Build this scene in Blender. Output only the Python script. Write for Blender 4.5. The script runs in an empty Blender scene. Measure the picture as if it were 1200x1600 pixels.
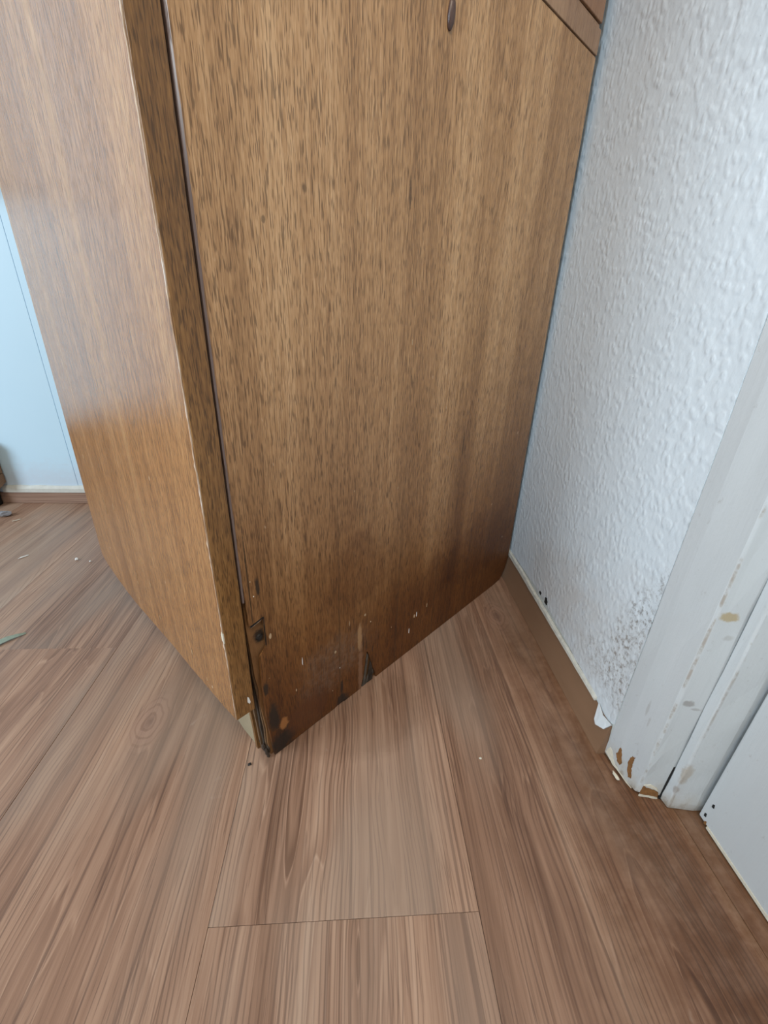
import bpy, bmesh, math, random
from mathutils import Vector, Matrix
random.seed(4)
C = bpy.context.scene.collection
SC = bpy.context.scene

# ---------------------------------------------------------------- camera
cd = bpy.data.cameras.new('camera'); cam = bpy.data.objects.new('camera', cd); C.objects.link(cam)
R_ = Vector((0.99764, -0.06045, 0.03255)); U_ = Vector((-0.00307, 0.43427, 0.90078)); F_ = Vector((0.06859, 0.89875, -0.43306))
m = Matrix((R_, U_, -F_)).transposed().to_4x4(); m.translation = (0, 0, .5)
cam.matrix_world = m
cd.sensor_fit = 'VERTICAL'; cd.sensor_height = 36; cd.sensor_width = 27
cd.lens = 687.8 / 1600 * 36
cd.clip_start = .01
SC.camera = cam

# ---------------------------------------------------------------- light
w = bpy.data.worlds.new('world'); SC.world = w; w.use_nodes = True
w.node_tree.nodes['Background'].inputs[0].default_value = (0.88, 0.95, 1.0, 1)
w.node_tree.nodes['Background'].inputs[1].default_value = 0.36
def area(name, loc, target, sx, sy, power, col):
    l = bpy.data.lights.new(name, 'AREA'); l.shape = 'RECTANGLE'; l.size = sx; l.size_y = sy
    l.energy = power; l.color = col
    o = bpy.data.objects.new(name, l); C.objects.link(o); o.location = loc
    o.rotation_euler = (Vector(target) - Vector(loc)).to_track_quat('-Z', 'Y').to_euler()
    return o
area('window_light', (-2.25, -.45, 1.25), (-.5, .85, .30), 1.0, 1.2, 46, (.76, .89, 1))
beam = area('wall_fill_beam', (-1.0, -1.25, 1.35), (.314, .72, .55), .35, .7, 2.3, (.66, .84, 1)); beam.data.spread = math.radians(42)  # added beam brightening the right wall beside the cabinet, no real doorway
area('ceiling_light', (.02, -.55, 1.95), (.05, .5, .55), .5, .5, 15.5, (1, .86, .67))
SC.view_settings.view_transform = 'Standard'; SC.view_settings.look = 'None'
SC.view_settings.exposure = 0; SC.view_settings.gamma = 1; SC.view_settings.use_curve_mapping = False

# ---------------------------------------------------------------- node helper
class NT:
    def __init__(s, name):
        s.m = bpy.data.materials.new(name); s.m.use_nodes = True
        s.t = s.m.node_tree; s.b = s.t.nodes['Principled BSDF']
        s.co = s.t.nodes.new('ShaderNodeTexCoord').outputs['Object']
    def set(s, sock, v):
        if isinstance(v, bpy.types.NodeSocket): s.t.links.new(v, sock)
        elif v is not None: sock.default_value = v
    def mt(s, op, a, b=None, c=None, clamp=False):
        n = s.t.nodes.new('ShaderNodeMath'); n.operation = op; n.use_clamp = clamp
        s.set(n.inputs[0], a)
        if b is not None: s.set(n.inputs[1], b)
        if c is not None: s.set(n.inputs[2], c)
        return n.outputs[0]
    def vm(s, op, a, b=None):
        n = s.t.nodes.new('ShaderNodeVectorMath'); n.operation = op; s.set(n.inputs[0], a)
        if b is not None: s.set(n.inputs[1], b)
        return n.outputs['Value' if op in ('LENGTH', 'DISTANCE') else 'Vector']
    def xyz(s, v):
        n = s.t.nodes.new('ShaderNodeSeparateXYZ'); s.set(n.inputs[0], v); return n.outputs
    def comb(s, x, y, z):
        n = s.t.nodes.new('ShaderNodeCombineXYZ')
        for i, k in enumerate((x, y, z)): s.set(n.inputs[i], k)
        return n.outputs[0]
    def noise(s, v, scale=1., detail=2., rough=.5, dist=0., col=False):
        n = s.t.nodes.new('ShaderNodeTexNoise'); s.set(n.inputs['Vector'], v)
        n.inputs['Scale'].default_value = scale; n.inputs['Detail'].default_value = detail
        n.inputs['Roughness'].default_value = rough; n.inputs['Distortion'].default_value = dist
        return n.outputs['Color' if col else 'Fac']
    def voro(s, v, scale, feature='F1'):
        n = s.t.nodes.new('ShaderNodeTexVoronoi'); n.feature = feature; s.set(n.inputs['Vector'], v); n.inputs['Scale'].default_value = scale
        return n.outputs['Distance']
    def ss(s, x, lo, hi, a=0., b=1.):
        n = s.t.nodes.new('ShaderNodeMapRange'); n.interpolation_type = 'SMOOTHSTEP'; s.set(n.inputs[0], x)
        n.inputs[1].default_value = lo; n.inputs[2].default_value = hi; n.inputs[3].default_value = a; n.inputs[4].default_value = b
        return n.outputs[0]
    def ramp(s, f, stops):
        n = s.t.nodes.new('ShaderNodeValToRGB'); e = n.color_ramp.elements
        while len(e) < len(stops): e.new(.5)
        for i, (p, c) in enumerate(stops):
            e[i].position = p; e[i].color = (c[0], c[1], c[2], 1) if not isinstance(c, float) else (c, c, c, 1)
        s.set(n.inputs[0], f); return n.outputs[0]
    def mix(s, f, a, b, mode='MIX'):
        n = s.t.nodes.new('ShaderNodeMix'); n.data_type = 'RGBA'; n.blend_type = mode
        s.set(n.inputs[0], f)
        for i, k in ((6, a), (7, b)):
            if isinstance(k, (tuple, list)): k = (k[0], k[1], k[2], 1)
            s.set(n.inputs[i], k)
        return n.outputs[2]
    def sc(s, v, x, y, z): return s.vm('MULTIPLY', v, (x, y, z))
    def blob(s, v, c, r, soft=.35, wob=0., ws=40.):
        # soft-edged ellipsoid mark of radii r around c (metres, object space), edge broken up by noise
        d = s.vm('SUBTRACT', v, c); d = s.vm('DIVIDE', d, r); l = s.vm('LENGTH', d)
        if wob: l = s.mt('ADD', l, s.mt('MULTIPLY', s.mt('SUBTRACT', s.noise(v, ws, 4, .65), .5), wob * 2.2))
        return s.ss(l, 1 - soft, 1 + soft, 1, 0)
    def mx(s, *a):
        r = a[0]
        for k in a[1:]: r = s.mt('MAXIMUM', r, k)
        return r
    def bump(s, h, strength, dist):
        n = s.t.nodes.new('ShaderNodeBump'); n.inputs['Strength'].default_value = strength; n.inputs['Distance'].default_value = dist
        s.set(n.inputs['Height'], h); s.t.links.new(n.outputs[0], s.b.inputs['Normal'])
    def out(s, col, rough=.5, spec=.5):
        if isinstance(col, tuple): col = (*col[:3], 1)
        s.set(s.b.inputs['Base Color'], col); s.set(s.b.inputs['Roughness'], rough)
        s.b.inputs['Specular IOR Level'].default_value = spec
        return s.m

def flat(name, col, rough=.6, var=.15, scale=60., spec=.4):
    n = NT(name); f = n.noise(n.co, scale, 3, .6)
    return n.out(n.mix(f, tuple(c * (1 - var) for c in col), tuple(min(1, c * (1 + var)) for c in col)), rough, spec)

def veneer(name, dark, mid, light, axes, rough=.36, stain=False, pore=1., band=1.):
    # axes: how the object-space x, y, z stretch: grain runs along z
    n = NT(name); v = n.co
    ax, ay = axes
    q = n.sc(v, ax, ay, 1)
    wob = n.vm('ADD', q, n.sc(n.noise(n.sc(q, 9, 9, 3.5), 1, 2, .5, col=True), .010, .010, 0))
    b1 = n.noise(n.sc(wob, 30, 30, .7), 1, 3, .55)
    b2 = n.noise(n.sc(wob, 260, 260, 10), 1, 2, .6)
    b3 = n.noise(n.sc(wob, 900, 900, 62), 1, 2, .6)
    f = n.mt('ADD', n.mt('MULTIPLY', b1, .42 * band), n.mt('ADD', n.mt('MULTIPLY', b2, .26), n.mt('MULTIPLY', b3, .44)))
    f = n.mt('SUBTRACT', f, .5 * (.42 * band + .7) - .5)
    col = n.ramp(f, [(.30, dark), (.50, mid), (.68, light)])
    p = n.noise(n.sc(wob, 1050, 1050, 78), 1, 1, .5)
    pm = n.ss(p, .53, .64)
    col = n.mix(n.mt('MULTIPLY', pm, .62 * pore), col, tuple(c * .42 for c in dark))
    if stain:
        z = n.xyz(v)[2]; x = n.xyz(v)[0]
        # damp stain climbing from the floor, with an uneven tide line
        e = n.mt('ADD', z, n.mt('MULTIPLY', n.mt('SUBTRACT', n.noise(n.sc(v, 11, 11, 2.5), 1, 3, .5), .5), .30))
        col = n.mix(n.ss(e, .04, .56, 1., 0), col, (.44, .30, .145), 'MULTIPLY')
        e2 = n.mt('ADD', z, n.mt('MULTIPLY', n.mt('SUBTRACT', n.noise(n.sc(v, 30, 30, 3), 1, 2, .5), .5), .12))
        col = n.mix(n.ss(e2, .06, .20, .75, 0), col, (.62, .50, .34), 'MULTIPLY')
        # tide-line patches
        for c, r in (((.135, 0, .20), (.055, 1, .05)), ((.43, 0, .12), (.10, 1, .06)), ((.30, 0, .11), (.05, 1, .045)), ((.05, 0, .03), (.045, 1, .03))):
            col = n.mix(n.mt('MULTIPLY', n.blob(v, c, r, .25, .8, 25), .38), col, (.42, .28, .14), 'MULTIPLY')
        # grey bloom
        hz = n.mt('MULTIPLY', n.blob(v, (.10, 0, .085), (.055, 1, .035), .5, .9, 30), n.ss(n.noise(v, 130, 3, .7), .35, .7, .05, .20))
        col = n.mix(hz, col, (.34, .28, .22))
        # black rot marks near the bottom edge
        for c, r in (((.004, 0, .060), (.007, 1, .020)), ((.012, 0, .014), (.016, 1, .020)), ((.108, 0, .006), (.009, 1, .011)), ((.108, 0, .028), (.002, 1, .012)),
                     ((-.002, 0, .112), (.003, 1, .009)), ((.001, 0, .245), (.002, 1, .010))):
            col = n.mix(n.mt('MULTIPLY', n.blob(v, c, r, .4, .9, 90), .88), col, (.016, .013, .010))
        col = n.mix(n.mt('MULTIPLY', n.blob(v, (.052, 0, .028), (.030, 1, .026), .25, .6, 40), .5), col, (.115, .04, .014))
        col = n.mix(n.mt('MULTIPLY', n.blob(v, (.016, 0, .042), (.006, 1, .009), .3, .8, 120), .9), col, (.36, .15, .045))
        # long bare scar above the gouge, cracks beside it
        col = n.mix(n.mt('MULTIPLY', n.blob(v, (.1405, 0, .095), (.0038, 1, .023), .25, .5, 120), .85), col, (.40, .23, .11))
        col = n.mix(n.mt('MULTIPLY', n.blob(v, (.1425, 0, .035), (.004, 1, .045), .4, .8, 120), .6), col, (.28, .15, .085))
        for c, r in (((.1475, 0, .082), (.0008, 1, .014)), ((.154, 0, .077), (.0008, 1, .010)), ((.166, 0, .060), (.0008, 1, .006)), ((.34, 0, .32), (.0012, 1, .018)), ((-.008, 0, .26), (.0008, 1, .06))):
            col = n.mix(n.mt('MULTIPLY', n.blob(v, c, r, .4, .5, 200), .85), col, (.03, .016, .008))
        # vertical seams between veneer strips
        for xs in (.105, .215, .305, .395, .455):
            d = n.mt('ABSOLUTE', n.mt('SUBTRACT', x, xs))
            sm = n.mt('MULTIPLY', n.ss(d, .0006, .0016, 1, 0), n.ss(z, .10, .45, .45, .05))
            col = n.mix(sm, col, (.06, .03, .012))
        # three dark dints in the veneer
        for c, r in (((.0765, 0, .575), (.0022, 1, .0032)), ((.038, 0, .55), (.0016, 1, .0024)), ((.20, 0, .59), (.0018, 1, .014))):
            col = n.mix(n.mt('MULTIPLY', n.blob(v, c, r, .4, .6, 200), .6), col, (.05, .025, .01))
    # paint and filler flecks
    fl = n.noise(n.sc(q, 150, 150, 70), 1, 0, .5)
    col = n.mix(n.mt('MULTIPLY', n.ss(fl, .845, .87), n.ss(n.xyz(v)[2], .05, .6, .9, .1)), col, (.62, .46, .30))
    n.bump(n.mt('SUBTRACT', b3, n.mt('MULTIPLY', pm, .8)), .22, .0006)
    r = n.mt('ADD', rough, n.mt('MULTIPLY', n.mt('SUBTRACT', b1, .5), .22))
    if stain: r = n.ss(n.xyz(v)[2], 0, .3, .62, rough)
    return n.out(col, r, .45)

def plank_mat():
    n = NT('printed_walnut_plank'); v = n.co
    def at(k):
        a = n.t.nodes.new('ShaderNodeAttribute'); a.attribute_type = 'OBJECT'; a.attribute_name = k; return a
    cen = at('grain_centre').outputs['Vector']; tn = at('grain_tone').outputs['Fac']; sd = at('grain_seed').outputs['Fac']
    p = n.vm('ADD', v, n.comb(0, n.mt('MULTIPLY', sd, 3.17), n.mt('MULTIPLY', sd, 1.3)))
    wv = n.sc(n.noise(n.sc(p, 7, 3.2, 1), 1, 2, .5, col=True), .05, 0, 0)
    wv = n.vm('SUBTRACT', wv, (.025, 0, 0))
    d = n.vm('ADD', n.vm('SUBTRACT', v, cen), wv)
    dx, dy, _ = n.xyz(d)[:3]
    r = n.mt('SQRT', n.mt('ADD', n.mt('MULTIPLY', dx, dx), n.mt('POWER', n.mt('MULTIPLY', dy, .11), 2)))
    fine = n.mt('MULTIPLY', n.noise(n.sc(p, 60, 4, 1), 1, 2, .6), .9)
    # rings a little tighter far from the centre
    ph = n.mt('ADD', n.mt('POWER', n.mt('MULTIPLY', r, 26), .92), n.mt('MULTIPLY', n.noise(n.sc(p, 16, 1.1, 1), 1, 2, .5), 3.2))
    ph = n.mt('MULTIPLY', ph, 2.6)
    t = n.mt('FRACT', n.mt('ADD', ph, fine))
    ring = n.ramp(t, [(0., .0), (.06, .55), (.6, .35), (.86, .9), (.95, 1.), (1., .1)])
    ring = n.mt('MULTIPLY', ring, n.ss(n.noise(n.sc(p, 9, 1.6, 1), 1, 2, .5), .32, .66, .25, 1.))
    st = n.noise(n.sc(p, 210, 5, 1), 1, 3, .6)
    st2 = n.noise(n.sc(p, 38, 1.1, 1), 1, 2, .5)
    big = n.noise(n.sc(p, 9, 1.3, 1), 1, 2, .5)
    f = n.mt('ADD', n.mt('MULTIPLY', st, .42), n.mt('ADD', n.mt('MULTIPLY', st2, .65), n.mt('MULTIPLY', ring, n.ss(r, .0, .07, -.42, -.16))))
    f = n.mt('ADD', f, n.mt('MULTIPLY', n.mt('SUBTRACT', big, .5), .25))
    col = n.ramp(f, [(.22, (.175, .092, .056)), (.42, (.31, .178, .115)), (.58, (.43, .268, .180)), (.76, (.555, .39, .285))])
    pore = n.ss(n.noise(n.sc(p, 600, 16, 1), 1, 2, .6), .60, .70)
    col = n.mix(n.mt('MULTIPLY', pore, .50), col, (.10, .052, .036))
    lines = n.ss(n.noise(n.sc(p, 300, 1.2, 1), 1, 1, .5), .58, .68)
    col = n.mix(n.mt('MULTIPLY', lines, .50), col, (.10, .052, .036))
    # thin growth lines that follow the same figure
    ph2 = n.mt('ADD', n.mt('MULTIPLY', r, 240), n.mt('MULTIPLY', n.noise(n.sc(p, 14, .6, 1), 1, 1, .5), 4.))
    t2 = n.mt('FRACT', ph2)
    gl = n.mt('MULTIPLY', n.mt('MULTIPLY', n.ss(n.mt('DIVIDE', n.mt('ABSOLUTE', dx), r), .45, .80), n.ss(n.mt('ABSOLUTE', n.mt('SUBTRACT', t2, .5)), .05, .22, 1, 0)), n.ss(n.noise(n.sc(p, 70, 1.3, 1), 1, 2, .5), .38, .60))
    col = n.mix(n.mt('MULTIPLY', gl, .50), col, (.105, .055, .036))
    # greyish / reddish drift
    hue = n.noise(n.sc(p, 6, 1.6, 1), 1.7, 2, .5)
    col = n.mix(n.mt('MULTIPLY', n.ss(hue, .42, .68), .50), col, (.345, .26, .20))
    col = n.mix(n.mt('MULTIPLY', tn, 1.), col, (.55, .46, .40), 'MULTIPLY')
    for kx, ky, kr in ((.255, .612, .030), (-.262, .412, .030)):
        kd = n.vm('MULTIPLY', n.vm('SUBTRACT', v, (kx, ky, 0)), (1, .55, 0))
        kl = n.mt('ADD', n.vm('LENGTH', kd), n.mt('MULTIPLY', n.mt('SUBTRACT', n.noise(n.sc(v, 50, 28, 1), 1, 2, .5), .5), .010))
        kw = n.mt('SINE', n.mt('MULTIPLY', kl, 1050))
        kc = n.mix(n.ss(kw, .1, .95, .15, .75), (.40, .25, .18), (.19, .10, .066))
        kc = n.mix(n.ss(kl, .002, .009, .8, 0), kc, (.12, .06, .045))
        col = n.mix(n.mt('MULTIPLY', n.ss(kl, kr * .3, kr, .5, 0), 1.), col, kc)
    # trodden-in brown grime plus painted shade by the door and along the right skirting, greyer patch at the rotten cabinet foot
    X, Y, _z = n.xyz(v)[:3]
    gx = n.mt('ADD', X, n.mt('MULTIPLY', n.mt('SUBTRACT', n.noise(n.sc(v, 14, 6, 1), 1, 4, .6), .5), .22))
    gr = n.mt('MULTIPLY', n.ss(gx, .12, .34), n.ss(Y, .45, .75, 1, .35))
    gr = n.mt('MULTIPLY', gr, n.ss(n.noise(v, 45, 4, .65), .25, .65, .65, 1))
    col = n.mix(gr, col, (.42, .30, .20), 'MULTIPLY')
    gf = n.mt('MULTIPLY', n.blob(v, (-.01, .425, 0), (.105, .075, 1), .12, .12, 60), .42)
    col = n.mix(gf, col, (.60, .56, .52), 'MULTIPLY')
    # scuffs and dust
    sf = n.ss(n.noise(n.vm('ADD', n.sc(p, 40, 9, 1), n.sc(n.noise(p, 20, 2, .5, col=True), 2, 2, 2)), 1, 3, .7), .68, .80)
    col = n.mix(n.mt('MULTIPLY', sf, .18), col, (.55, .48, .42))
    n.bump(n.mt('SUBTRACT', st, n.mt('MULTIPLY', pore, .5)), .10, .0005)
    return n.out(col, n.ss(st2, .3, .7, .40, .52), .42)

def wallpaper_mat():
    n = NT('embossed_painted_wallpaper'); v = n.co
    q = n.vm('ADD', v, n.sc(n.noise(v, 60, 2, .5, col=True), .004, .004, .004))
    cell = n.voro(n.sc(q, 1, 1, .8), 150, 'SMOOTH_F1')
    bl = n.ss(cell, .18, .62, 1, 0)
    h = n.mt('ADD', n.mt('MULTIPLY', bl, n.ss(n.noise(v, 38, 2, .5), .34, .58, .30, 1)), n.mt('MULTIPLY', n.noise(v, 260, 2, .5), .40))
    n.bump(h, .42, .0013)
    col = n.mix(n.noise(v, 25, 3, .6), (.60, .655, .685), (.67, .72, .745))
    # grime at the handled corner low by the door casing; a grey-brown patch near the skirting
    sp = n.ss(n.noise(v, 170, 4, .72), .46, .66)
    for c, r, k in (((0, .372, .135), (1, .032, .055), .95), ((0, .362, .20), (1, .020, .030), .75), ((0, .40, .095), (1, .045, .030), .6), ((0, .352, .245), (1, .012, .020), .6)):
        col = n.mix(n.mt('MULTIPLY', n.mt('MULTIPLY', n.blob(v, c, r, .6, .9, 60), sp), k), col, (.15, .125, .105))
    col = n.mix(n.mt('MULTIPLY', n.blob(v, (0, .54, .11), (1, .10, .06), .7, .8, 30), .40), col, (.52, .46, .40))
    col = n.mix(n.mt('MULTIPLY', n.blob(v, (0, .42, .12), (1, .10, .09), .7, .8, 30), .35), col, (.50, .46, .42))
    dot = n.ss(n.noise(v, 240, 1, .5), .80, .84)
    col = n.mix(n.mt('MULTIPLY', dot, .5), col, (.22, .2, .18))
    return n.out(col, .55, .35)

MARKS = [((.3335, .2920, .2560), (.0075, .004, .0050), .85, (.38, .29, .15)), ((.3330, .2920, .1480), (.0050, .003, .0040), .75, (.25, .23, .21)),
         ((.3420, .2905, .1420), (.0050, .003, .0016), .6, (.30, .28, .26)), ((.3173, .318, .1120), (.003, .0014, .0100), .5, (.33, .31, .29)), ((.3180, .312, .0980), (.003, .0012, .0070), .45, (.33, .31, .29)),
         ((.3500, .2775, .0600), (.006, .004, .0140), .6, (.36, .29, .21)), ((.3490, .2785, .0330), (.003, .003, .0050), .7, (.33, .29, .26)), ((.3400, .2905, .2330), (.004, .003, .0030), .5, (.35, .33, .31))]
def paint_mat(name, c0, c1, chips=True):
    n = NT(name); v = n.co
    z = n.xyz(v)[2]
    col = n.mix(n.noise(n.sc(v, 30, 30, 6), 1, 3, .6), c0, c1)
    s = n.ss(n.noise(n.sc(v, 120, 120, 80), 1, 4, .75), .62, .74)
    col = n.mix(n.mt('MULTIPLY', s, .35), col, (.28, .25, .22))
    if chips:
        lo = n.mt('ADD', z, n.mt('MULTIPLY', n.mt('SUBTRACT', n.noise(n.sc(v, 130, 130, 70), 1, 3, .6), .5), .05))
        col = n.mix(n.ss(lo, -.006, .010, .85, 0), col, (.16, .105, .06))
        col = n.mix(n.ss(lo, .005, .035, .45, 0), col, (.42, .37, .30))
    for ax_, ay_, k_ in ((.3232, .2952, .8), (.3500, .2780, .6)):
        ar = n.blob(v, (ax_, ay_, .15), (.0013, .0013, .35), .5, .0, 60)
        col = n.mix(n.mt('MULTIPLY', n.mt('MULTIPLY', ar, n.ss(n.noise(n.sc(v, 60, 60, 40), 1, 4, .7), .44, .60)), k_), col, (.30, .25, .20))
    for c, r, k_, cc in MARKS:
        col = n.mix(n.mt('MULTIPLY', n.blob(v, c, r, .35, .7, 160), k_), col, cc)
    br = n.noise(n.sc(v, 260, 260, 7), 1, 2, .6)
    n.bump(n.mt('ADD', n.mt('MULTIPLY', br, .5), n.mt('MULTIPLY', n.noise(v, 160, 3, .6), .6)), .35, .0012)
    return n.out(col, .42, .45)

# ---------------------------------------------------------------- mesh helpers
def link(name, bm, mat, parent=None, bevel=0., smooth=False):
    bmesh.ops.recalc_face_normals(bm, faces=bm.faces[:])
    me = bpy.data.meshes.new(name); bm.to_mesh(me); bm.free()
    o = bpy.data.objects.new(name, me); C.objects.link(o)
    if mat: me.materials.append(mat)
    if parent: o.parent = parent
    if smooth:
        for p in me.polygons: p.use_smooth = True
    if bevel:
        b = o.modifiers.new('bevel', 'BEVEL'); b.width = bevel; b.segments = 2; b.limit_method = 'ANGLE'; b.angle_limit = .6
    return o
def box(bm, a, b):
    x0, y0, z0 = a; x1, y1, z1 = b
    v = [bm.verts.new(p) for p in ((x0,y0,z0),(x1,y0,z0),(x1,y1,z0),(x0,y1,z0),(x0,y0,z1),(x1,y0,z1),(x1,y1,z1),(x0,y1,z1))]
    for f in ((0,3,2,1),(4,5,6,7),(0,1,5,4),(1,2,6,5),(2,3,7,6),(3,0,4,7)): bm.faces.new([v[i] for i in f])
    return bm
def bx(a, b): return box(bmesh.new(), a, b)
def prism(pts, f0, f1):
    # pts 2D outline; f0/f1 map (a,b) -> 3D for the two ends
    bm = bmesh.new()
    A = [bm.verts.new(f0(*p)) for p in pts]; B = [bm.verts.new(f1(*p)) for p in pts]
    bm.faces.new(A); bm.faces.new(B[::-1]); k = len(pts)
    for i in range(k): bm.faces.new((A[i], A[(i+1) % k], B[(i+1) % k], B[i]))
    return bm
def yslab(pts, y0, y1): return prism(pts, lambda a, b: (a, y0, b), lambda a, b: (a, y1, b))
def xslab(pts, x0, x1): return prism(pts, lambda a, b: (x0, a, b), lambda a, b: (x1, a, b))
def zslab(pts, z0, z1): return prism(pts, lambda a, b: (a, b, z0), lambda a, b: (a, b, z1))
def ragged(p0, p1, n, amp, rnd):
    out = []
    for i in range(n + 1):
        t = i / n; k = amp * (rnd.random() - .5) * 2 if 0 < i < n else 0
        dx, dy = p1[0]-p0[0], p1[1]-p0[1]; L = math.hypot(dx, dy) or 1
        out.append((p0[0]+dx*t - dy/L*k, p0[1]+dy*t + dx/L*k))
    return out
def struct(o, label=None):
    o['kind'] = 'structure'
    if label: o['label'] = label
    return o
def empty(name, loc=(0,0,0), rz=0):
    o = bpy.data.objects.new(name, None); C.objects.link(o); o.location = loc; o.rotation_euler = (0,0,rz); o.empty_display_size = .05
    return o
def tag(o, label, cat, group=None):
    o['label'] = label; o['category'] = cat
    if group: o['group'] = group
    return o

# ---------------------------------------------------------------- materials
M_side = veneer('side_panel_veneer', (.195, .092, .034), (.43, .238, .106), (.62, .385, .200), (1, .15), .34, stain=True)
M_door = veneer('door_veneer', (.172, .068, .019), (.345, .160, .056), (.49, .265, .108), (.15, 1), .24, pore=.75)
M_door.node_tree.nodes['Principled BSDF'].inputs['Coat Weight'].default_value = .35
M_door.node_tree.nodes['Principled BSDF'].inputs['Coat Roughness'].default_value = .25
M_door.node_tree.nodes['Principled BSDF'].inputs['Coat IOR'].default_value = 1.5
M_lip = veneer('dark_lipping', (.090, .038, .010), (.235, .112, .034), (.38, .205, .072), (1, 1), .32, band=1.2)
M_rail = veneer('rail_veneer', (.19, .10, .05), (.34, .20, .115), (.43, .27, .16), (1, 1), .42, pore=.4)
M_upper = veneer('upper_veneer', (.17, .080, .04), (.32, .165, .085), (.40, .23, .13), (1, .15), .42, pore=.4)
M_ply1 = NT('bare_ply_orange'); v_ = M_ply1.co
_c = M_ply1.mix(M_ply1.noise(M_ply1.sc(v_, 260, 260, 60), 1, 3, .6), (.13, .058, .020), (.30, .150, .060))
_c = M_ply1.mix(M_ply1.mt('MULTIPLY', M_ply1.blob(v_, (-.0006, .0046, .183), (.0060, .02, .0085), .4, .5, 200), .92), _c, (.022, .016, .012))
M_ply1 = M_ply1.out(_c, .8, .3)
M_ply2 = flat('rotten_ply_dark', (.045, .030, .020), .9, .6, 160)
M_ply3 = flat('weathered_ply_brown', (.15, .085, .042), .85, .5, 160)
M_rot = flat('rotten_core_grey', (.085, .068, .052), .9, .7, 130)
M_plinth = flat('pale_plinth_board', (.34, .27, .17), .7, .2, 40)
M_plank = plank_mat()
M_sub = flat('subfloor', (.06, .04, .03), .9)
M_paper = wallpaper_mat()
M_plaster = flat('old_plaster', (.56, .58, .54), .8, .22, 70)
M_cas = paint_mat('casing_gloss_paint', (.47, .49, .49), (.545, .56, .56))
M_stop = paint_mat('door_stop_gloss_paint', (.49, .51, .51), (.56, .575, .575))
M_leaf = paint_mat('door_gloss_paint', (.50, .52, .52), (.56, .575, .575), chips=False)
M_far = NT('far_wall_paint'); v_ = M_far.co
_c = M_far.mix(M_far.noise(v_, 5, 2, .5), (.55, .79, .96), (.60, .82, .97))
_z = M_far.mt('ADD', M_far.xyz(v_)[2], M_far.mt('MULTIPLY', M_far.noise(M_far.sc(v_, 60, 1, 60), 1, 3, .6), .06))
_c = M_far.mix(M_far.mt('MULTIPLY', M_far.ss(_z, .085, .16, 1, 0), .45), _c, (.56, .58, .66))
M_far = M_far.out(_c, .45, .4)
M_cove = NT('brown_vinyl_cove'); v_ = M_cove.co
M_cove.bump(M_cove.noise(v_, 500, 2, .5), .1, .0005)
M_cove = M_cove.out(M_cove.mix(M_cove.noise(M_cove.sc(v_, 30, 6, 30), 1, 3, .6), (.185, .105, .060), (.25, .145, .085)), .42, .4)
M_covefar = NT('wood_print_cove'); v_ = M_covefar.co
M_covefar = M_covefar.out(M_covefar.ramp(M_covefar.noise(M_covefar.sc(v_, 6, 1, 330), 1, 3, .6), [(.3, (.19, .115, .08)), (.5, (.30, .19, .14)), (.7, (.40, .27, .20))]), .45, .4)
M_seal = flat('grubby_white_sealant', (.62, .64, .60), .6, .12, 90)
M_ridge = flat('grubby_plaster_ridge', (.52, .51, .45), .8, .35, 110)
M_black = flat('black_hole', (.010, .009, .008), .95)
M_plug = flat('dark_brown_plug', (.075, .040, .030), .35, .3, 300)
M_nail = flat('rusty_black_nail', (.020, .016, .014), .7, .5, 400)
M_white = flat('white_crumb', (.82, .82, .80), .8, .1, 300)
M_speck = flat('tan_bare_speck', (.42, .30, .18), .8, .3, 300)
M_flake = flat('old_cream_paint_flake', (.62, .57, .46), .8, .2, 300)
M_fluff = flat('grey_fluff', (.26, .26, .28), 1., .3, 400)
M_green = flat('pale_green_strip', (.27, .33, .27), .45, .2, 200)
M_bare = flat('bare_rusty_wood', (.21, .095, .030), .8, .6, 220)
M_worn = NT('worn_bare_edge'); v_ = M_worn.co
M_worn = M_worn.out(M_worn.ramp(M_worn.noise(M_worn.sc(v_, 300, 300, 30), 1, 3, .6), [(.36, (.22, .11, .045)), (.56, (.50, .36, .25)), (.72, (.74, .68, .62))]), .6, .4)
M_lipw = NT('flaking_edge_strip'); v_ = M_lipw.co
_n = M_lipw.noise(M_lipw.sc(v_, 260, 260, 26), 1, 3, .65)
_zz = M_lipw.mt('MULTIPLY', M_lipw.ss(M_lipw.xyz(v_)[2], .55, .66), M_lipw.ss(M_lipw.xyz(v_)[0], -.0158, -.0154))
M_lipw = M_lipw.out(M_lipw.mix(M_lipw.mt('MULTIPLY', M_lipw.ss(_n, .33, .44), M_lipw.mt('ADD', M_lipw.mt('MULTIPLY', _zz, .85), .10)), (.105, .055, .038), (.66, .62, .62)), .6, .4)

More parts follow.
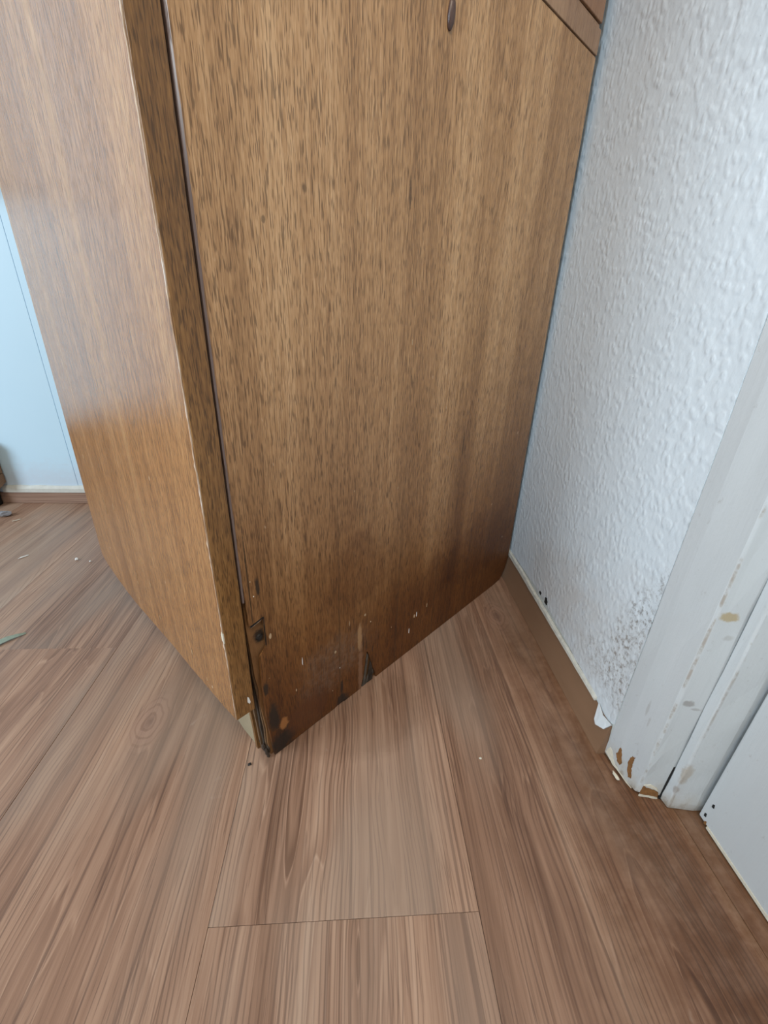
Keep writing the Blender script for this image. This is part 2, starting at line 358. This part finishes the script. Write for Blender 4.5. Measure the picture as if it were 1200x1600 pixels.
# ---------------------------------------------------------------- floor
XW = .314; YF = 1.0875
fl = struct(link('floor', bx((-2.6, -1.6, -.03), (.55, YF + .02, -.004)), M_sub))
cols = [-1.3245, -1.0845, -.845, -.6055, -.366, -.1265, .1155, .357]
ends = {0: [-.6, .5], 1: [-1.2, .05, 1.3], 2: [-.4], 3: [-.75, .549], 4: [-.30, .93], 5: [-.95, .198], 6: [-.45, .82], }
cent = {(5, 1): (.003, .17, 0), (5, 0): (-.018, .30, 0), (4, 1): (-.243, .10, 0), (3, 0): (-.52, .20, 0), (3, 1): (-.462, .92, 0), (6, 1): (.275, .02, 0)}
def plank(x0, x1, y0, y1, key, top):
    g = .00015
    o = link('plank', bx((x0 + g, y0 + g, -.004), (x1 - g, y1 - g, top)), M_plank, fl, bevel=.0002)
    c = cent.get(key, (x0 + (x1 - x0) * random.uniform(.25, .75), y0 + random.uniform(-.1, .3), 0))
    o['grain_centre'] = c; o['grain_seed'] = float(key[0] * 1.7 + key[1] * 4.3 + 1); o['grain_tone'] = random.uniform(0, .12) + (.15 if key[0] >= 6 and x0 > 0 else 0)
for ci in range(7):
    cs = [-1.6] + [e for e in ends[ci] if -1.6 < e < YF] + [YF]
    for k in range(len(cs) - 1):
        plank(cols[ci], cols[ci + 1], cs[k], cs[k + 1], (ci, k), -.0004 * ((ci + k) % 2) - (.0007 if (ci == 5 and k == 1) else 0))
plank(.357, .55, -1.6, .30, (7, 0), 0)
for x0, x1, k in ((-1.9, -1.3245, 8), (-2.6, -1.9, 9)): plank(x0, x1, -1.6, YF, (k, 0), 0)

# ---------------------------------------------------------------- right wall
wr = struct(link('wall_right', bx((XW, .3475, 0), (XW + .12, YF + .12, 2.4)), M_plaster))
rn = random.Random(7)
bot = [(YF, .056), (.74, .058), (.70, .0595)] + ragged((.692, .060), (.578, .0655), 6, .0012, rn) + [(.573, .0665), (.570, .0735), (.564, .0745), (.560, .067)]
bot += ragged((.553, .062), (.395, .0475), 14, .0016, rn) + [(.385, .046), (.378, .040), (.370, .0335), (.366, .034), (.358, .0415), (.350, .0475), (.3480, .050)]
pap = link('wallpaper', xslab(bot + [(.3480, 2.4), (YF, 2.4)], XW - .0012, XW), M_paper, wr)
pap['label'] = 'white painted wallpaper with raised blister pattern'
# torn corner of the paper hanging out over the skirting
bm = bmesh.new()
P = [(XW-.002, .380, .048), (XW-.0075, .372, .030), (XW-.0085, .366, .0275), (XW-.006, .354, .034), (XW-.002, .349, .047), (XW-.0035, .366, .044)]
vs = [bm.verts.new(p) for p in P]; ce = vs[5]
for i in range(4): bm.faces.new((vs[i], vs[i+1], ce))
o = link('torn_paper_corner', bm, M_paper, wr); sm = o.modifiers.new('thick', 'SOLIDIFY'); sm.thickness = .0016
o = link('plaster_hole', xslab([(.569, .063), (.561, .0625), (.5595, .070), (.5655, .0735), (.5695, .072)], XW - .0019, XW - .0011), M_black, wr)
link('plaster_hole', xslab([(.593, .0650), (.586, .0640), (.585, .069), (.591, .0695)], XW - .0019, XW - .0011), M_black, wr)
bm = bmesh.new(); rows = []; rq = random.Random(21)
for i in range(50):
    y = .388 + (YF - .388) * i / 49; k = min(1, max(0, (y - .388) / .30)); j = (rq.random() - .5) * .0014
    zb = .0445 + .0035 * k; zt = zb + .0055 + .0050 * k + j
    rows.append([bm.verts.new(p) for p in ((XW - .0005, y, zb), (XW - .0042 + j * .4, y, zb), (XW - .0036 + j * .4, y, zt - .003), (XW - .0014, y, zt), (XW - .0005, y, zt))])
for a, b in zip(rows, rows[1:]):
    for i in range(5): j = (i + 1) % 5; bm.faces.new((a[i], a[j], b[j], b[i]))
bm.faces.new(rows[0]); bm.faces.new(rows[-1][::-1])
link('plaster_ridge', bm, M_ridge, wr)
# brown vinyl skirting with a cove foot
prof = [(.3020, 0), (.3024, .0022), (.3040, .007), (.3062, .016), (.3090, .030), (.3112, .042), (.3119, .046), (.3136, .046), (.3136, 0)]
bm = bmesh.new(); rows = []
for y in (.3500, .42, .50, .60, .70, .80, YF):
    k = 1 + .13 * max(0, min(1, (y - .38) / .34)) - .06
    rows.append([bm.verts.new((x, y - (0.004 * (1 - z / .046) if y < .36 else 0), z * k)) for x, z in prof])
for a, b in zip(rows, rows[1:]):
    for i in range(len(prof)): j = (i + 1) % len(prof); bm.faces.new((a[i], a[j], b[j], b[i]))
bm.faces.new(rows[0]); bm.faces.new(rows[-1][::-1])
struct(link('baseboard_right', bm, M_cove))

# ---------------------------------------------------------------- far wall
wf = struct(link('wall_far', bx((-2.6, YF, 0), (-.7031, YF + .12, 2.4)), M_far))
box_ = bx((-.7020, YF, 0), (XW, YF + .12, 2.4))
link('wall_panel', box_, M_far, wf)
link('joint_backing', bx((-.7040, YF + .006, 0), (-.7015, YF + .02, 2.4)), M_black, wf)
bf = struct(link('baseboard_far', bx((-2.6, YF - .003, 0), (XW - .02, YF - .0002, .030)), M_covefar, bevel=.0008))
bm = bmesh.new(); rows = []
for i in range(40):
    x = -.885 + i * .022; j = .0018 * (rn.random() - .5)
    rows.append([bm.verts.new(p) for p in ((x, YF - .0003, .0302), (x, YF - .0055, .0308), (x, YF - .0058, .041), (x, YF - .0028, .0485 + j), (x, YF - .0003, .0490 + j))])
for a, b in zip(rows, rows[1:]):
    for i in range(5): j = (i + 1) % 5; bm.faces.new((a[i], a[j], b[j], b[i]))
bm.faces.new(rows[0]); bm.faces.new(rows[-1][::-1])
struct(link('trim_3', bm, M_seal), 'off-white sealant bead along the far wall above the skirting')

# ---------------------------------------------------------------- door frame on the right
cas = [(.3126, .3472), (.3150, .330), (.3190, .312), (.3222, .2965), (.3240, .2945), (.3300, .2930), (.3462, .2895), (.43, .2895), (.43, .3472)]
def extr(name, pts, z0, z1, mat, parent=None, jag=0, seed=1, nz=24, bev=.0009):
    # upright moulding; its foot is broken up and its arrises wander a little
    r = random.Random(seed); bm = bmesh.new(); rows = []
    zs = [z0, z0 + .012, z0 + .03] + [z0 + .03 + (z1 - z0 - .03) * ((i + 1) / nz) ** 1.6 for i in range(nz)]
    for zi, z in enumerate(zs):
        rows.append([bm.verts.new((x + (r.random() - .5) * .0012, y + (r.random() - .5) * .0012, z + (jag * r.random() if zi == 0 else 0))) for x, y in pts])
    k = len(pts)
    for a, b in zip(rows, rows[1:]):
        for i in range(k): j = (i + 1) % k; bm.faces.new((a[i], a[j], b[j], b[i]))
    bm.faces.new(rows[0]); bm.faces.new(rows[-1][::-1])
    return link(name, bm, mat, parent, bevel=bev)
t1 = struct(extr('trim_1', cas, .0, 2.1, M_cas, jag=.007, seed=3))
t2 = struct(extr('trim_2', [(.3474, .2886), (.3482, .2790), (.3500, .2782), (.3765, .2738), (.43, .2738), (.43, .2886)], 0, 2.1, M_stop, jag=.002, seed=5))
# bare wood where the paint has flaked off the foot of the casing
def rough_outline(pts, amp=.0016, n=4):
    r = random.Random(len(pts) * 7 + int(pts[0][1] * 1e4)); out = []
    for i, p in enumerate(pts):
        q = pts[(i + 1) % len(pts)]
        for k in range(n):
            t = k / n; out.append((p[0] + (q[0] - p[0]) * t + (r.random() - .5) * .035, p[1] + (q[1] - p[1]) * t + (r.random() - .5) * amp))
    return out
def chip(parent, pts, fn, mat, name):
    pts = rough_outline(pts)
    return link(name, prism(pts, lambda a, b: fn(a, b, -.0006), lambda a, b: fn(a, b, .0009)), mat, parent)
def casface(a, b, d):  # a along the casing face 0..1 from wall edge to arris
    x = .3126 + (.3222 - .3126) * a; y = .3472 + (.2965 - .3472) * a; return (x - d, y - d * .19, b)
chip(t1, [(.30, .020), (.36, .034), (.42, .030), (.50, .017), (.46, .011), (.38, .013)], casface, M_bare, 'bare_wood_patch')
chip(t1, [(.66, .018), (.62, .030), (.66, .040), (.72, .042), (.71, .032), (.74, .024), (.80, .012), (.74, .010)], casface, M_bare, 'bare_wood_patch')
chip(t1, [(.05, .006), (.10, .018), (.20, .016), (.30, .006), (.5, .003), (.9, .001), (.3, .0005)], casface, M_flake, 'flaked_paint_edge')
def retface(a, b, d):  # the return of the casing
    x = .3240 + (.3462 - .3240) * a; y = .2945 + (.2895 - .2945) * a; return (x - d * .2, y - d, b)
chip(t1, [(.08, .004), (.10, .017), (.45, .015), (.85, .011), (.92, .003)], retface, M_bare, 'bare_wood_patch')
chip(t1, [(.10, .019), (.30, .018), (.80, .014), (.70, .018), (.35, .022)], retface, M_flake, 'flaked_paint_edge')
chip(t1, [(.08, .0), (.12, .0035), (.9, .0028), (.95, 0)], retface, M_flake, 'flaked_paint_edge')
# paint crack between casing and stop
link('paint_crack', zslab([(.3463, .2897), (.3476, .2884), (.3480, .2888), (.3470, .2897)], .0, .055), M_black, t1)
# door leaf
dl = struct(link('door_1', bx((.3780, -.62, .004), (.4150, .2690, 2.05)), M_leaf, bevel=.0015), 'white painted door leaf, shut, at right of the picture')
link('leaf_edge', bx((.3772, -.62, .002), (.3786, .2560, .0055)), M_flake, dl)
for y, z in ((.2625, .012), (.2600, .031), (.2590, .004)):
    link('paint_chip', xslab([(y - .0012, z), (y + .0012, z - .001), (y + .0015, z + .003), (y - .0004, z + .0045)], .3774, .3782), M_black if z > .01 else M_bare, dl)

# ---------------------------------------------------------------- cabinet
ANG = math.radians(90 - 46.74)
cab = tag(empty('wooden_cabinet', (-.0939, .3589, 0), ANG), 'large walnut veneered cabinet set diagonally into the room corner, rotten at its foot', 'cabinet')
TOP = .7845
ven = [(-.0150, TOP), (-.0152, .6), (-.0158, .40), (-.0150, .30), (-.0125, .2050), (-.0105, .2045), (.0030, .2075), (.0038, .1900), (.0037, .1688), (-.0049, .1596), (-.0066, .12), (-.0056, .072), (-.0030, .035), (0, .0008)]
ven += [(.02, .0003), (.05, .0016), (.0950, .0008), (.1000, .003), (.110, .0028), (.113, .0006), (.1430, .0004), (.1480, .018), (.1510, .040), (.1545, .062), (.1565, .060), (.1600, .050), (.1660, .030), (.1715, .012), (.1745, .0006)]
ven += [(.30, .0004), (.505, .0006), (.530, .0035), (.545, .022), (.5515, .048), (.5510, .075), (.5480, .30), (.5450, TOP)]
link('side_panel', yslab(ven, 0, .0022), M_side, cab)
r9 = random.Random(9)
def ply(name, y0, y1, e0, e1, mat, label=None):
    pts = [(e0, TOP), (e0, .24)] + ragged((e0, .20), (e1, .0005), 9, .0011, r9) + [(.535, .0005), (.545, .03), (.543, TOP)]
    o = link(name, yslab(pts, y0, y1), mat, cab)
    if label: o['label'] = label
ply('ply_layer', .0046, .0064, -.0138, -.0030, M_ply1, 'orange bare wood layer under the missing veneer')
ply('ply_layer', .0078, .0096, -.0143, -.0042, M_ply3)
ply('ply_layer', .0112, .0150, -.0150, -.0060, M_ply2, 'blackened rotten layer')
ply('ply_layer', .0170, .0205, -.0160, -.0066, M_ply3)
ply('ply_layer', .0215, .0262, -.0162, -.0100, M_lip)
# rotten wood in the gouge at the foot
for pts, mt_ in (([(.1470, .0006), (.1520, .030), (.1550, .058), (.1585, .052), (.156, .03), (.153, .0006)], M_rot), ([(.158, .0006), (.160, .020), (.1630, .038), (.1665, .026), (.168, .008), (.1680, .0006)], M_ply2), ([(.1535, .0006), (.1590, .014), (.1680, .020), (.1700, .012), (.162, .004)], M_rot)):
    link('rotten_splinter', yslab(pts, .0006, .0024), mt_, cab)
# rot crumbs filling the split corner
bm = bmesh.new()
for i in range(10):
    mtx = Matrix.Translation((-.008 + r9.random() * .006, .004 + r9.random() * .016, .003 + r9.random() * .012)) @ Matrix.Diagonal((.002, .0025, .004 + .003 * r9.random(), 1))
    bmesh.ops.create_icosphere(bm, subdivisions=1, radius=1, matrix=mtx)
link('rot_debris', bm, M_ply2, cab)
# nail in the missing veneer patch
bm = bmesh.new(); bmesh.ops.create_cone(bm, cap_ends=True, segments=10, radius1=.0042, radius2=.0030, depth=.0016, matrix=Matrix.Translation((-.0004, .0040, .1815)) @ Matrix.Rotation(math.pi/2, 4, 'X'))
link('nail_head', bm, M_nail, cab)
# lifted upper lip of the patch
link('veneer_chip', yslab([(-.0104, .2022), (.0024, .2052), (.0022, .2036), (-.0100, .2004)], .0010, .0030), M_worn, cab)
link('veneer_crack', yslab([(-.0112, .2036), (.0040, .2082), (.0042, .2068), (-.0108, .2022)], -.0003, .0006), M_black, cab)
link('veneer_crack', yslab([(.0034, .2070), (.0043, .2070), (.0044, .172), (.0036, .1700)], -.0003, .0006), M_black, cab)
# flaking strip along the front arris of the side panel
r5 = random.Random(5); ptsA = []; ptsB = []
zs = [.235 + i * (TOP - .235) / 60 for i in range(61)]
for z in zs:
    g = .0005 + .0007 * max(0, (z - .45) / .33)
    ptsA.append((-.0163, z)); ptsB.append((-.0150 + g * (.6 + .8 * r5.random()), z))
es = link('edge_strip', yslab(ptsA + ptsB[::-1], -.0006, .0030), M_lipw, cab); es['label'] = 'pale flaking strip on the front arris'
# door on the front of the cabinet
S0, S1 = -.0395, -.0182
dout = [(0., .0955), (.027, .0938), (.0553, .0945), (.102, .0955), (.151, .0985), (.2016, .0985), (.2688, .0985), (.305, .1015), (.3386, .1070), (.370, .1135), (.3911, .1210), (.3975, .1260), (.3980, .135), (.3900, .40), (.3860, .60), (.3860, 1.35), (0., 1.35)]
door = link('door', xslab(dout, S0, S1 - .0012), M_door, cab)
def dstrip(name, s0, s1, o0, o1, z0, z1, mat):
    return link(name, bx((s0, o0, z0), (s1, o1, z1)), mat, door, bevel=.0006)
dstrip('edge_lipping', S0 + .0004, S1, -.0012, .0010, .0958, 1.35, M_lip)
rr = random.Random(12); A = []; B = []
for i in range(140):
    z = .096 + i * (.70 - .096) / 139
    A.append((-.0004, z)); B.append((.0006 + .0011 * rr.random() ** 2 + (.0018 if rr.random() > .965 else 0), z))
we = link('worn_edge', xslab(A + B[::-1], S0 - .0004, S0 + .0010), M_worn, door); we['label'] = 'pale worn arris'
chipm = M_flake
link('filler_spot', prism([(-.0008, .2005), (.0022, .2030), (.0028, .2100), (.0010, .2145), (-.0008, .2120)], lambda a, b: (S0 - .0007, a, b), lambda a, b: (S0 + .001, a, b)), M_flake, door)
link('filler_spot', yslab([(-.0255, .1115), (-.0235, .108), (-.0222, .110), (-.0235, .117), (-.0250, .119)], -.0017, -.001), M_white, door)
# white paint specks on door and side panel
def specks(parent, spots, plane):
    for a, z, w_, h_ in spots:
        w_ *= .7; pts = [(a - w_, z - h_ * .6), (a + w_ * .4, z - h_), (a + w_, z + h_ * .3), (a, z + h_), (a - w_ * .8, z + h_ * .4)]
        if plane == 'side': link('paint_speck', yslab(pts, -.0004, .0004), M_white if h_ > .0045 or h_ < .001 else M_speck, parent)
        else: link('paint_speck', xslab(pts, S0 - .0004, S0 + .0004), M_speck, parent)
specks(cab, [(.122, .130, .0007, .0042), (.0475, .1180, .0006, .006), (.098, .0985, .0022, .0022), (.1605, .1105, .0009, .0012), (.092, .036, .0008, .0010), (.105, .067, .0008, .0008), (.262, .0660, .0008, .0048), (.287, .0700, .0012, .0040), (.246, .0430, .0010, .0050), (.204, .075, .0006, .0012), (.150, .128, .002, .002), (-.006, .255, .0008, .0010), (-.004, .237, .0007, .0008), (.215, .460, .0007, .0030)], 'side')
specks(door, [(.262, .255, .0010, .006), (.235, .165, .0008, .005), (.237, .1520, .0008, .003), (.178, .128, .0008, .0035), (.186, .175, .0011, .0055), (.205, .200, .0009, .0030), (.090, .130, .0010, .0045), (.345, .300, .0010, .004), (.300, .245, .0006, .014), (.060, .110, .0008, .003), (.250, .12, .0008, .0028)], 'door')
link('plinth', zslab([(-.0080, .0265), (-.0072, .060), (.0300, .372), (.046, .372), (.010, .0265)], 0, .112), M_plinth, cab)
# carcass behind the door and the panel
link('carcass_base', bx((-.016, .0265, .112), (.540, .372, .128)), M_lip, cab)
link('inner_side', bx((-.016, .3725, .112), (.540, .386, 1.50)), M_lip, cab)
link('back_panel', bx((.5405, .010, .05), (.5445, .384, 1.50)), M_lip, cab)
link('front_stile', bx((-.0165, .0265, .128), (-.002, .070, 1.50)), M_lip, cab)
link('cabinet_top', bx((-.016, .0, 1.50), (.5445, .386, 1.52)), M_lip, cab)
# rail, groove and upper panel
link('top_rail', bx((-.0150, -.0012, TOP + .0014), (.5450, .02, .8096)), M_rail, cab, bevel=.0006)
link('groove_bead', bx((-.0150, .0008, .8110), (.5420, .02, .8136)), M_rail, cab, bevel=.0005)
link('rail_backing', bx((-.0145, .003, TOP - .004), (.5435, .026, .8180)), M_black, cab)
link('upper_panel', bx((-.0150, -.0006, .8156), (.5450, .02, 1.499)), M_upper, cab, bevel=.0008)
# wooden plug proud of the side panel
bm = bmesh.new()
bmesh.ops.create_uvsphere(bm, u_segments=16, v_segments=10, radius=1, matrix=Matrix.Translation((.2415, -.0006, .7245)) @ Matrix.Rotation(.10, 4, 'Y') @ Matrix.Diagonal((.0044, .0034, .0115, 1)))
o = link('screw_plug', bm, M_plug, cab, smooth=True); o['label'] = 'small dark oval plug'

# ---------------------------------------------------------------- furniture at the left edge, against the far wall
M_cup = veneer('cupboard_veneer', (.12, .058, .026), (.23, .125, .065), (.32, .19, .10), (1, 1), .4, pore=.5)
lc = tag(empty('low_cabinet', (-.8690, YF, 0)), 'brown wooden cabinet foot at left edge of picture, in front of pale blue wall', 'cabinet')
link('side_panel', bx((-.018, -.034, .0840), (0, -.006, .150)), M_cup, lc, bevel=.001)
link('bottom_rail', xslab([(-.034, .0515), (-.030, .0520), (-.006, .0600), (-.006, .0828), (-.034, .0828)], -.018, 0), M_cup, lc)
link('carcass', bx((-.52, -.030, .0540), (-.0182, -.008, .149)), M_cup, lc)
link('cabinet_top', bx((-.525, -.036, .1505), (.001, -.004, .166)), M_cup, lc, bevel=.001)
for x, y in ((-.045, -.019), (-.475, -.019)):
    link('leg', zslab([(x - .02, y - .012), (x + .02, y - .012), (x + .02, y + .012), (x - .02, y + .012)], 0, .054), M_black, lc)
wc = tag(empty('wall_cupboard', (-.6920, YF, .690)), 'brown wooden wall cupboard hung on the pale blue wall, at the left edge', 'cupboard')
link('body', bx((-.325, -.050, 0), (0, -.0005, .70)), M_cup, wc, bevel=.001)
link('cupboard_door', bx((-.325, -.066, .002), (0, -.0505, .698)), M_cup, wc, bevel=.001)

# ---------------------------------------------------------------- debris on the floor
def crumb(name, x, y, s, mat, label, group=None, sq=(1, 1, 1), seed=0, rot=0, cat='debris'):
    r = random.Random(seed); bm = bmesh.new(); bmesh.ops.create_icosphere(bm, subdivisions=2, radius=1)
    for v in bm.verts: v.co *= 1 + (r.random() - .5) * .5
    zmin = min(v.co.z for v in bm.verts) * s * sq[2]
    bmesh.ops.transform(bm, matrix=Matrix.Diagonal((s * sq[0], s * sq[1], s * sq[2], 1)), verts=bm.verts)
    o = link(name, bm, mat); o.location = (x, y, -zmin - .0002); o.rotation_euler = (0, 0, rot)
    return tag(o, label, cat, group)
crumb('plaster_crumb', -.5662, .8065, .0030, M_white, 'larger white plaster crumb on the floor by the cabinet door', 'white crumbs on the floor', (1, .9, .8), 1)
crumb('plaster_crumb', -.5358, .7989, .0018, M_white, 'tiny white plaster crumb nearest the cabinet door', 'white crumbs on the floor', (1, 1, .8), 2)
crumb('paint_flake', -.677, .818, .0052, M_white, 'thin white paint flake on the floor, left of the crumbs', None, (1.6, .32, .25), 3, .9)
crumb('paint_flake', -.800, .985, .0060, M_flake, 'pale sliver lying beside the grey fluff ball', None, (1.5, .3, .15), 4, .7)
crumb('fluff_ball', -.8400, 1.0080, .0110, M_fluff, 'grey ball of fluff on the floor near the far skirting', None, (1.2, .8, .6), 5, .3)
crumb('paint_flake', .3105, .3165, .0042, M_flake, 'cream paint flake fallen at the foot of the door casing', None, (.45, 1.5, .4), 6, .1)
crumb('dirt_grain', -.122, .348, .0022, M_nail, 'black dirt grain on the floor before the rotten cabinet corner', None, (1, 1, .4), 7)
crumb('dirt_grain', .155, .345, .0016, M_flake, 'pale grain on the floor right of the cabinet panel', None, (1, 1, .6), 8)
# pale green strip
bm = bmesh.new(); pts = [(-.5620, .5450), (-.5500, .5570), (-.5400, .5690), (-.5310, .5780), (-.5240, .5850)]
wd = [.0035, .0050, .0042, .0024, .0008]; L = []; Rr = []
for i, (x, y) in enumerate(pts):
    z = .0016 + .0024 * math.sin(i * .8 + .4)
    L.append(bm.verts.new((x - wd[i] * .7, y + wd[i] * .7, z + .0012))); Rr.append(bm.verts.new((x + wd[i] * .7, y - wd[i] * .7, z - .0012)))
for i in range(4): bm.faces.new((L[i], L[i+1], Rr[i+1], Rr[i]))
o = link('plastic_strip', bm, M_green); s_ = o.modifiers.new('thick', 'SOLIDIFY'); s_.thickness = .0006
tag(o, 'pale green curled strip lying on the floor at the left edge', 'strip')
